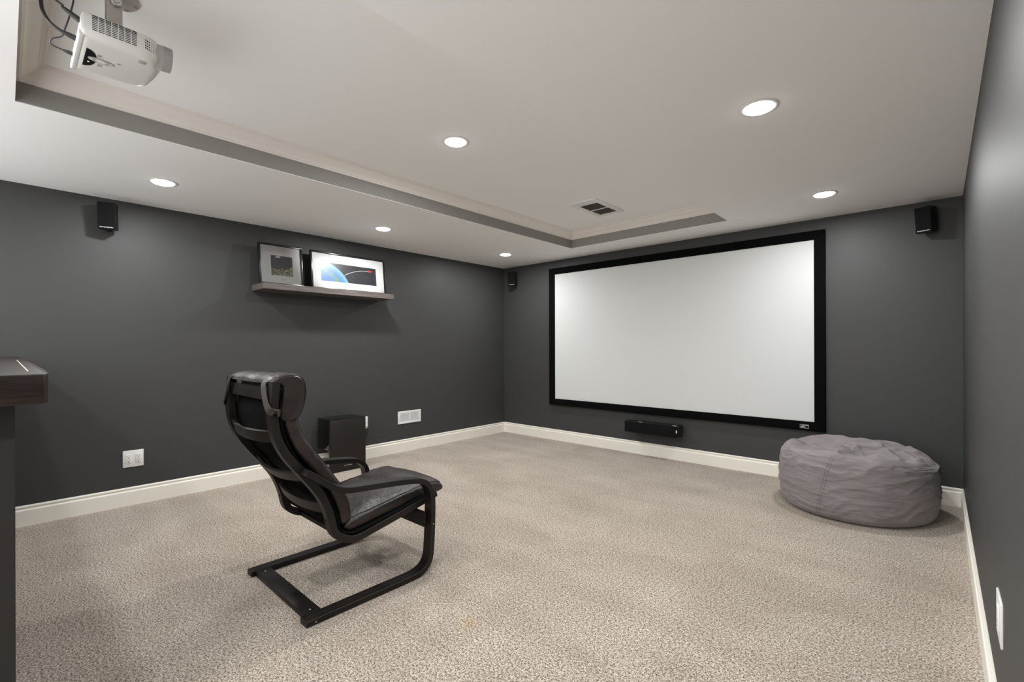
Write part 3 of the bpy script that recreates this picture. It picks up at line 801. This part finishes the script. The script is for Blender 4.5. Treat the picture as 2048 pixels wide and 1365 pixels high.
# head cushion: closed side outline swept across, folded over the top rail
HO = [(0.712, 0.996), (0.720, 1.010), (0.745, 1.022), (0.785, 1.030), (0.818, 1.030), (0.846, 1.014), (0.860, 0.975), (0.858, 0.925), (0.846, 0.880), (0.826, 0.845),
      (0.795, 0.829), (0.764, 0.834), (0.756, 0.862), (0.762, 0.91), (0.768, 0.96), (0.762, 0.995), (0.74, 1.004)]
hp = catmull([(0, a, b) for a, b in HO + HO[:1]], 4)[:-1]
bm = B(); rings = []; NX = 26
cy_, cz_ = 0.81, 0.93
for i in range(NX + 1):
    u = -1 + 2 * i / NX
    x = (ux0 + ux1) / 2 + u * ((ux1 - ux0) / 2 + 0.004)
    k = 1 - max(0, (abs(u) - 0.90) / 0.10) ** 2 * 0.10
    ring = []
    for p in hp:
        q = Vector((x * 7, p.y * 8, p.z * 8)); dn = noise.noise(q) * 0.004 + noise.noise(q * 2.3) * 0.0016
        dirv = Vector((0, p.y - cy_, p.z - cz_)).normalized()
        sag = -0.006 * math.exp(-((u - 0.15) / 0.18) ** 2) - 0.003 * math.exp(-((u + 0.55) / 0.25) ** 2) if p.z > 1.0 else 0.0
        ring.append(bm.verts.new((x, cy_ + (p.y - cy_) * k + dirv.y * dn, cz_ + (p.z - cz_) * k + dirv.z * dn + sag)))
    rings.append(ring)
n = len(hp)
for a, b in zip(rings, rings[1:]):
    for k in range(n): bm.faces.new((a[k], a[(k + 1) % n], b[(k + 1) % n], b[k]))
bm.faces.new(rings[0][::-1]); bm.faces.new(rings[-1])
hc = obj('head_cushion', bm, LEATHER, t, 50)
for u in (ux1 + 0.005, ux0 - 0.005):
    pts = [Vector((u, cy_ + (p.y - cy_) * 0.955, cz_ + (p.z - cz_) * 0.955)) for p in hp[8:40]]
    obj('piping', tube(B(), pts, 0.0028, 6, 0), PIPING, hc, 60)
# straps from the top edge round the rails
def strap(pts, w, xdir=1):
    P = catmull(pts, 6); bm = B()
    def fr(i):
        d = (P[min(i + 1, len(P) - 1)] - P[max(i - 1, 0)]).normalized()
        out = Vector((0.25 * xdir, -1, 0.1)).normalized(); s = d.cross(out).normalized()
        return s, s.cross(d)
    return sweep(bm, P, [(-w / 2, -0.0012), (w / 2, -0.0012), (w / 2, 0.0012), (-w / 2, 0.0012)], fr)
obj('strap', strap([(-2.008, 0.722, 1.010), (-2.004, 0.704, 0.996), (-1.990, 0.700, 0.960), (-1.968, 0.699, 0.920), (-1.944, 0.702, 0.892), (-1.936, 0.722, 0.882), (-1.952, 0.746, 0.878), (-1.992, 0.768, 0.878)], 0.030), STRAP, t, 50)
obj('strap', strap([(-2.430, 0.722, 1.010), (-2.434, 0.704, 0.994), (-2.448, 0.700, 0.965), (-2.476, 0.699, 0.920), (-2.504, 0.704, 0.886), (-2.512, 0.730, 0.876), (-2.485, 0.775, 0.870)], 0.030, -1), STRAP, t, 50)

# ------------------------------------------------------------------ bean bag
bc = Vector((-0.442, 4.035, 0.0))
t = thing('bean_bag', 'large crumpled grey fabric bean bag in the right corner', 'bean bag', bc)
NA, NP = 260, 190
PR = [(0.0, 0.0), (0.20, 0.0), (0.350, 0.002), (0.408, 0.022), (0.436, 0.08), (0.448, 0.17), (0.448, 0.26), (0.441, 0.34), (0.430, 0.39), (0.410, 0.424), (0.380, 0.437), (0.335, 0.434), (0.25, 0.424), (0.12, 0.428), (0.0, 0.432)]
pp = catmull([(a, 0, b) for a, b in PR], 16)
lens = [0.0]
for a, b in zip(pp, pp[1:]): lens.append(lens[-1] + (b - a).length)
def at(s):
    s *= lens[-1]
    for i in range(len(lens) - 1):
        if lens[i + 1] >= s:
            f = (s - lens[i]) / max(1e-9, lens[i + 1] - lens[i]); return pp[i].lerp(pp[i + 1], f)
    return pp[-1]
def ridge(v): return 1 - abs(noise.noise(v)) * 2.2
def bean_pt(th, s):
    p = at(s); r, z = max(p.x, 0), p.z
    rad = Vector((math.cos(th), math.sin(th), 0))
    squish = 1 + 0.030 * math.cos(2 * (th - 0.5)) + 0.018 * noise.noise(Vector((rad.x * 1.5, rad.y * 1.5, 3)))
    co = rad * r * squish + Vector((0, 0, z))
    side = min(1, max(0, (r - 0.36) / 0.05)) * min(1, max(0, (z - 0.02) / 0.06))
    # long horizontal drag wrinkles round the side
    w = Vector((rad.x * 1.7, rad.y * 1.7, z * 15 + 1.2 * noise.noise(Vector((rad.x * 2, rad.y * 2, z * 3)))))
    w2 = Vector((rad.x * 3.4 + 7, rad.y * 3.4, z * 34 + 1.5 * noise.noise(Vector((rad.x * 3, rad.y * 3, z * 4 + 5)))))
    d = side * (max(0, ridge(w)) ** 2 * 0.0075 + max(0, ridge(w2)) ** 2 * 0.0045 - 0.005)
    co += rad * d
    if z > 0.36:
        k = min(1, (z - 0.36) / 0.05)
        inner = min(1, max(0, (0.43 - r) / 0.09))
        x, y = co.x, co.y
        # the slack top sinks behind the rim and rises to a hump at the back
        hump = 0.050 * math.exp(-((x - 0.02) / 0.20) ** 2 - ((y - 0.20) / 0.13) ** 2)
        dip = -0.050 * math.exp(-((x - 0.10) / 0.22) ** 2 - ((y + 0.06) / 0.10) ** 2) - 0.030 * math.exp(-((x + 0.26) / 0.12) ** 2 - ((y - 0.02) / 0.16) ** 2)
        q = Vector((x * 3.4, y * 3.4, 1.7)); wq = q + Vector((noise.noise(q * 1.2 + Vector((5, 0, 0))), noise.noise(q * 1.2 + Vector((0, 9, 0))), 0)) * 0.9
        fold = max(0, ridge(Vector((wq.x * 0.8, wq.y * 1.7, 0.3))))
        co.z += k * inner * (hump + dip + 0.034 * fold ** 1.6 - 0.014 + 0.010 * noise.noise(q * 2.1))
        # sharp tucked creases
        for (ax, ay, bx_, by_, dp, wd) in ((-0.30, -0.13, -0.10, -0.20, 0.030, 0.020), (-0.10, -0.20, 0.20, -0.22, 0.022, 0.018), (0.32, -0.10, 0.16, 0.12, 0.040, 0.022),
                                          (0.05, 0.03, 0.30, 0.10, 0.026, 0.018), (-0.36, 0.02, -0.22, 0.16, 0.026, 0.018), (-0.14, 0.02, 0.02, -0.04, 0.030, 0.016)):
            ux, uy = bx_ - ax, by_ - ay; L2 = ux * ux + uy * uy
            tt = min(1, max(0, ((x - ax) * ux + (y - ay) * uy) / L2)); dd = math.hypot(x - ax - ux * tt, y - ay - uy * tt) + 0.010 * noise.noise(Vector((x * 14, y * 14, 2)))
            co.z -= k * 1.5 * dp * math.exp(-(dd / (0.8 * wd)) ** 2) * math.sin(math.pi * min(1, max(0.06, tt * 0.9 + 0.05)))
            co.z += k * dp * 0.35 * math.exp(-((dd - 1.8 * wd) / wd) ** 2)
        co.z -= k * 0.040 * max(0, x / 0.44) ** 2 + k * 0.016 * max(0, -x / 0.44) ** 2
        if r > 0.32: co.z += k * 0.006 * noise.noise(Vector((math.cos(th) * 5, math.sin(th) * 5, r * 10)))
    return co + bc
bm = B(); rings = []
for j in range(NP + 1):
    s = j / NP
    if j in (0, NP): rings.append([bm.verts.new(bean_pt(0, s))])
    else: rings.append([bm.verts.new(bean_pt(2 * math.pi * k / NA, s)) for k in range(NA)])
for a, b in zip(rings, rings[1:]):
    for k in range(NA):
        k2 = (k + 1) % NA
        if len(a) == 1: bm.faces.new((a[0], b[k2], b[k]))
        elif len(b) == 1: bm.faces.new((a[k], a[k2], b[0]))
        else: bm.faces.new((a[k], a[k2], b[k2], b[k]))
for v in bm.verts: v.co.z = max(0.0, v.co.z)
bb = obj('bag', bm, BEAN, t, 180)
bm = B()
for off in (-0.008, 0.008):
    for j in range(52):
        s0 = 0.345 + 0.33 * j / 52; th = -1.93 + 0.20 * (j / 52) + off / 0.44
        a = bean_pt(th, s0); b = bean_pt(th, s0 + 0.0040)
        out = Vector((math.cos(th), math.sin(th), 0.1)) * 0.0006
        d = (b - a).normalized(); sd = d.cross(out).normalized() * 0.0016
        bm.faces.new([bm.verts.new(p) for p in (a + out - sd, a + out + sd, b + out + sd, b + out - sd)])
obj('seam_stitching', bm, STITCH, bb, None, kind='stuff')

# ------------------------------------------------------------------ projector
px0, px1, py0, py1, pz0, pz1 = -2.215, -1.950, 0.160, 0.335, 2.112, 2.192
t = thing('projector', 'white video projector hanging upside down from the ceiling tray', 'projector', (-2.083, 0.25, pz1))
outl = [(px1 - 0.006, py0), (px1, py0 + 0.008), (px1, 0.318), (px1 - 0.004, 0.340), (px1 - 0.018, 0.356), (px1 - 0.06, 0.372), (px1 - 0.11, 0.378), (px1 - 0.165, 0.374), (px0 + 0.03, 0.362), (px0 + 0.008, 0.345), (px0, 0.318), (px0, py0 + 0.008), (px0 + 0.006, py0)]
bm = B()
def ring_at(z, inset):
    c = Vector((-2.083, 0.262)); out = []
    for x, y in outl:
        d = Vector((x, y)) - c; L_ = d.length
        q = c + d * (1 - inset / L_); out.append(bm.verts.new((q.x, q.y, z)))
    return out
layers = [(pz0, 0.030), (pz0 + 0.002, 0.018), (pz0 + 0.008, 0.007), (pz0 + 0.018, 0.001), (pz0 + 0.030, 0.0), (pz1 - 0.02, 0.0), (pz1 - 0.006, 0.004), (pz1, 0.014)]
R = [ring_at(*l) for l in layers]
for a, b in zip(R, R[1:]):
    for k in range(len(a)): bm.faces.new((a[k], a[(k + 1) % len(a)], b[(k + 1) % len(a)], b[k]))
bm.faces.new(R[0][::-1]); bm.faces.new(R[-1])
body = obj('housing', bm, PROJ, t, 40)
obj('rear_lip', bx((px0 - 0.006, py0 - 0.005, pz0 + 0.001), (px1 - 0.010, py0 + 0.010, pz0 + 0.022), 0.004, 3), PROJ, t)
bm = B()
for i in range(7):
    for j in range(9):
        ya = 0.186 + i * 0.0162; zz = pz0 + 0.026 + j * 0.0055
        box(bm, (px1 - 0.001, ya, zz), (px1 + 0.0006, ya + 0.0132, zz + 0.0020))
obj('vent_slots', bm, HOLE, body, None, kind='stuff')
bm = B()
for i in range(5):
    for j in range(4):
        ya = 0.318 + i * 0.0052; zz = pz0 + 0.030 + j * 0.0085 - i * 0.0012
        yy = ya; xs = px1 - (0 if ya < 0.322 else (ya - 0.320) * 0.28)
        box(bm, (xs - 0.004, yy, zz), (xs + 0.0006, yy + 0.0032, zz + 0.0034))
obj('front_vent_slots', bm, HOLE, body, None, kind='stuff')
bm = B()
cyl(bm, (-2.003, 0.350, 2.155), (-2.003, 0.398, 2.155), 0.040, 0.038, 48)
lr = obj('lens_ring', bm, PGREY, t)
bm = B()
for k in range(48):
    a = 2 * math.pi * k / 48; c_, s_ = math.cos(a), math.sin(a)
    cyl(bm, (-2.003 + 0.0395 * c_, 0.372, 2.155 + 0.0395 * s_), (-2.003 + 0.0385 * c_, 0.398, 2.155 + 0.0385 * s_), 0.0012, 0.0012, 5)
obj('knurling', bm, PGREY, lr, kind='stuff')
obj('lens_glass', cyl(B(), (-2.003, 0.3975, 2.155), (-2.003, 0.3985, 2.155), 0.030, 0.028, 32), LENSG, lr)
zk = pz0 - 0.0006
def disc(bm, cx, cy, rx, ry, z, rot=0, n=24, th=0.0016):
    for zz in (z,):
        pts = [(cx + rx * math.cos(a) * math.cos(rot) - ry * math.sin(a) * math.sin(rot), cy + rx * math.cos(a) * math.sin(rot) + ry * math.sin(a) * math.cos(rot)) for a in (2 * math.pi * k / n for k in range(n))]
        a = [bm.verts.new((x, y, zz)) for x, y in pts]; b = [bm.verts.new((x, y, zz - th)) for x, y in pts]
        bm.faces.new(a); bm.faces.new(b[::-1])
        for k in range(n): bm.faces.new((a[k], a[(k + 1) % n], b[(k + 1) % n], b[k]))
    return bm
bm = B(); pts = [(-2.027, 0.180)] + [(-2.027 - 0.065 * (1 - math.cos(math.pi * k / 12)), 0.180 + 0.030 * math.sin(math.pi * k / 12)) for k in range(1, 12)] + [(-2.157, 0.180)]
a = [bm.verts.new((x, y, zk + 0.0008)) for x, y in pts]; b = [bm.verts.new((x, y, zk - 0.0004)) for x, y in pts]
bm.faces.new(a); bm.faces.new(b[::-1])
for k in range(len(a)): bm.faces.new((a[k], a[(k + 1) % len(a)], b[(k + 1) % len(a)], b[k]))
kp = obj('indicator_panel', bm, GLOSSB, body, None)
obj('keypad', disc(B(), -2.088, 0.222, 0.016, 0.034, zk, 0.05), PGREY, body)
for a_ in ((0.222, 0.009, 0.014), (0.197, 0.004, 0.005), (0.248, 0.004, 0.005)):
    obj('button', disc(B(), -2.088, a_[0], a_[1], a_[2], zk - 0.0015, 0.0, 18, 0.001), WHITEP, body)
obj('button', bx((-2.062, 0.208, zk - 0.0012), (-2.046, 0.217, zk + 0.001)), PGREY, body); obj('button', bx((-2.130, 0.215, zk - 0.0012), (-2.114, 0.224, zk + 0.001)), PGREY, body)
obj('led', disc(B(), -2.118, 0.192, 0.0024, 0.0024, zk - 0.0005, 0, 10, 0.0006), LED, body)
obj('focus_window', bx((-2.003, 0.306, zk - 0.0012), (-1.983, 0.326, zk + 0.002), 0.0005), PGREY, body)
obj('emblem', disc(B(), -2.066, 0.265, 0.005, 0.005, zk, 0, 16, 0.0008), PGREY, body)
# ceiling mount: a thing of its own holding the projector
t = thing('projector_mount', 'grey metal ceiling bracket that carries the projector', 'bracket', (-2.10, 0.285, ZU))
bm = B(); pl = [(-2.10 + 0.060 * math.cos(a) * (1.0 if abs(math.sin(a)) > .5 else 1.0), 0.285 + 0.040 * math.sin(a)) for a in (2 * math.pi * k / 28 for k in range(28))]
a = [bm.verts.new((x, y, ZU)) for x, y in pl]; b = [bm.verts.new((x, y, ZU - 0.006)) for x, y in pl]
bm.faces.new(a); bm.faces.new(b[::-1])
for k in range(28): bm.faces.new((a[k], a[(k + 1) % 28], b[(k + 1) % 28], b[k]))
obj('ceiling_plate', bm, MOUNT, t)
for dx, dy in ((0.045, 0.012), (-0.045, 0.012), (0.0, 0.032), (0.02, -0.03)): obj('screw', cyl(B(), (-2.10 + dx, 0.285 + dy, ZU - 0.006), (-2.10 + dx, 0.285 + dy, ZU - 0.010), 0.006, 0.005, 14), SCREW, t)
obj('drop_tab', bx((-2.073, 0.236, 2.222), (-2.069, 0.276, ZU - 0.004), 0.001), MOUNT, t)
obj('drop_tab', bx((-2.131, 0.236, 2.222), (-2.127, 0.276, ZU - 0.004), 0.001), MOUNT, t)
bm = cyl(B(), (-2.069, 0.258, 2.322), (-2.058, 0.258, 2.322), 0.017, 0.015, 24); cyl(bm, (-2.058, 0.258, 2.322), (-2.054, 0.258, 2.322), 0.009, 0.008, 6)
obj('pivot_bolt', bm, SCREW, t)
obj('cross_tube', cyl(B(), (-2.10, 0.258, 2.235), (-2.10, 0.258, pz1 + 0.006), 0.014, 0.014, 20), MOUNT, t)
obj('saddle', bx((-2.135, 0.232, 2.222), (-2.065, 0.280, 2.236), 0.002), MOUNT, t)
for dx, dy in ((0.07, 0.06), (-0.08, 0.05), (0.06, -0.06), (-0.07, -0.06)):
    obj('spider_arm', bx((-2.10 + min(0, dx), 0.258 + dy * 0.5 - 0.008, pz1), (-2.10 + max(0, dx), 0.258 + dy * 0.5 + 0.008, pz1 + 0.006), 0.001), MOUNT, t)
# cables
def cable(name, label, pts, r, plug=None, pr=0.006):
    t = thing(name, label, 'cable', pts[0], 'projector cables')
    obj('cord', tube(B(), pts, r, 10, 8), CABLE, t, 60)
    if plug: 
        bm = B(); a, b = Vector(plug[0]), Vector(plug[1]); m_ = a.lerp(b, 0.55)
        cyl(bm, a, m_, pr, pr * 0.9, 14); cyl(bm, m_, b, pr * 0.9, max(r, pr * 0.5), 14)
        obj('connector', bm, CABLE, t)
    return t
yb = py0 - 0.001
cable('video_cable', 'thick black video cable curving behind the projector', [(-2.062, yb - 0.030, 2.150), (-2.066, 0.098, 2.170), (-2.075, 0.082, 2.205), (-2.085, 0.079, 2.245), (-2.09, 0.082, 2.29), (-2.10, 0.09, ZU)], 0.0052, [(-2.062, yb, 2.146), (-2.062, yb - 0.034, 2.153)], 0.0085)
cable('power_cable', 'black power cable entering the upper back of the projector', [(-1.985, yb - 0.036, 2.196), (-1.99, 0.098, 2.212), (-2.0, 0.085, 2.235), (-2.02, 0.078, 2.28), (-2.05, 0.085, ZU)], 0.0036, [(-1.985, yb + 0.002, 2.170), (-1.985, yb - 0.040, 2.192)], 0.0085)
cable('signal_cable', 'thin black cable looping to the lower back of the projector', [(-2.135, yb - 0.024, 2.128), (-2.137, 0.104, 2.136), (-2.130, 0.106, 2.152), (-2.115, 0.128, 2.164), (-2.095, 0.135, 2.185), (-2.07, 0.146, 2.230), (-2.05, 0.152, 2.275), (-2.055, 0.145, 2.32), (-2.06, 0.13, ZU)], 0.0023, [(-2.135, yb, 2.126), (-2.135, yb - 0.028, 2.129)], 0.0065)
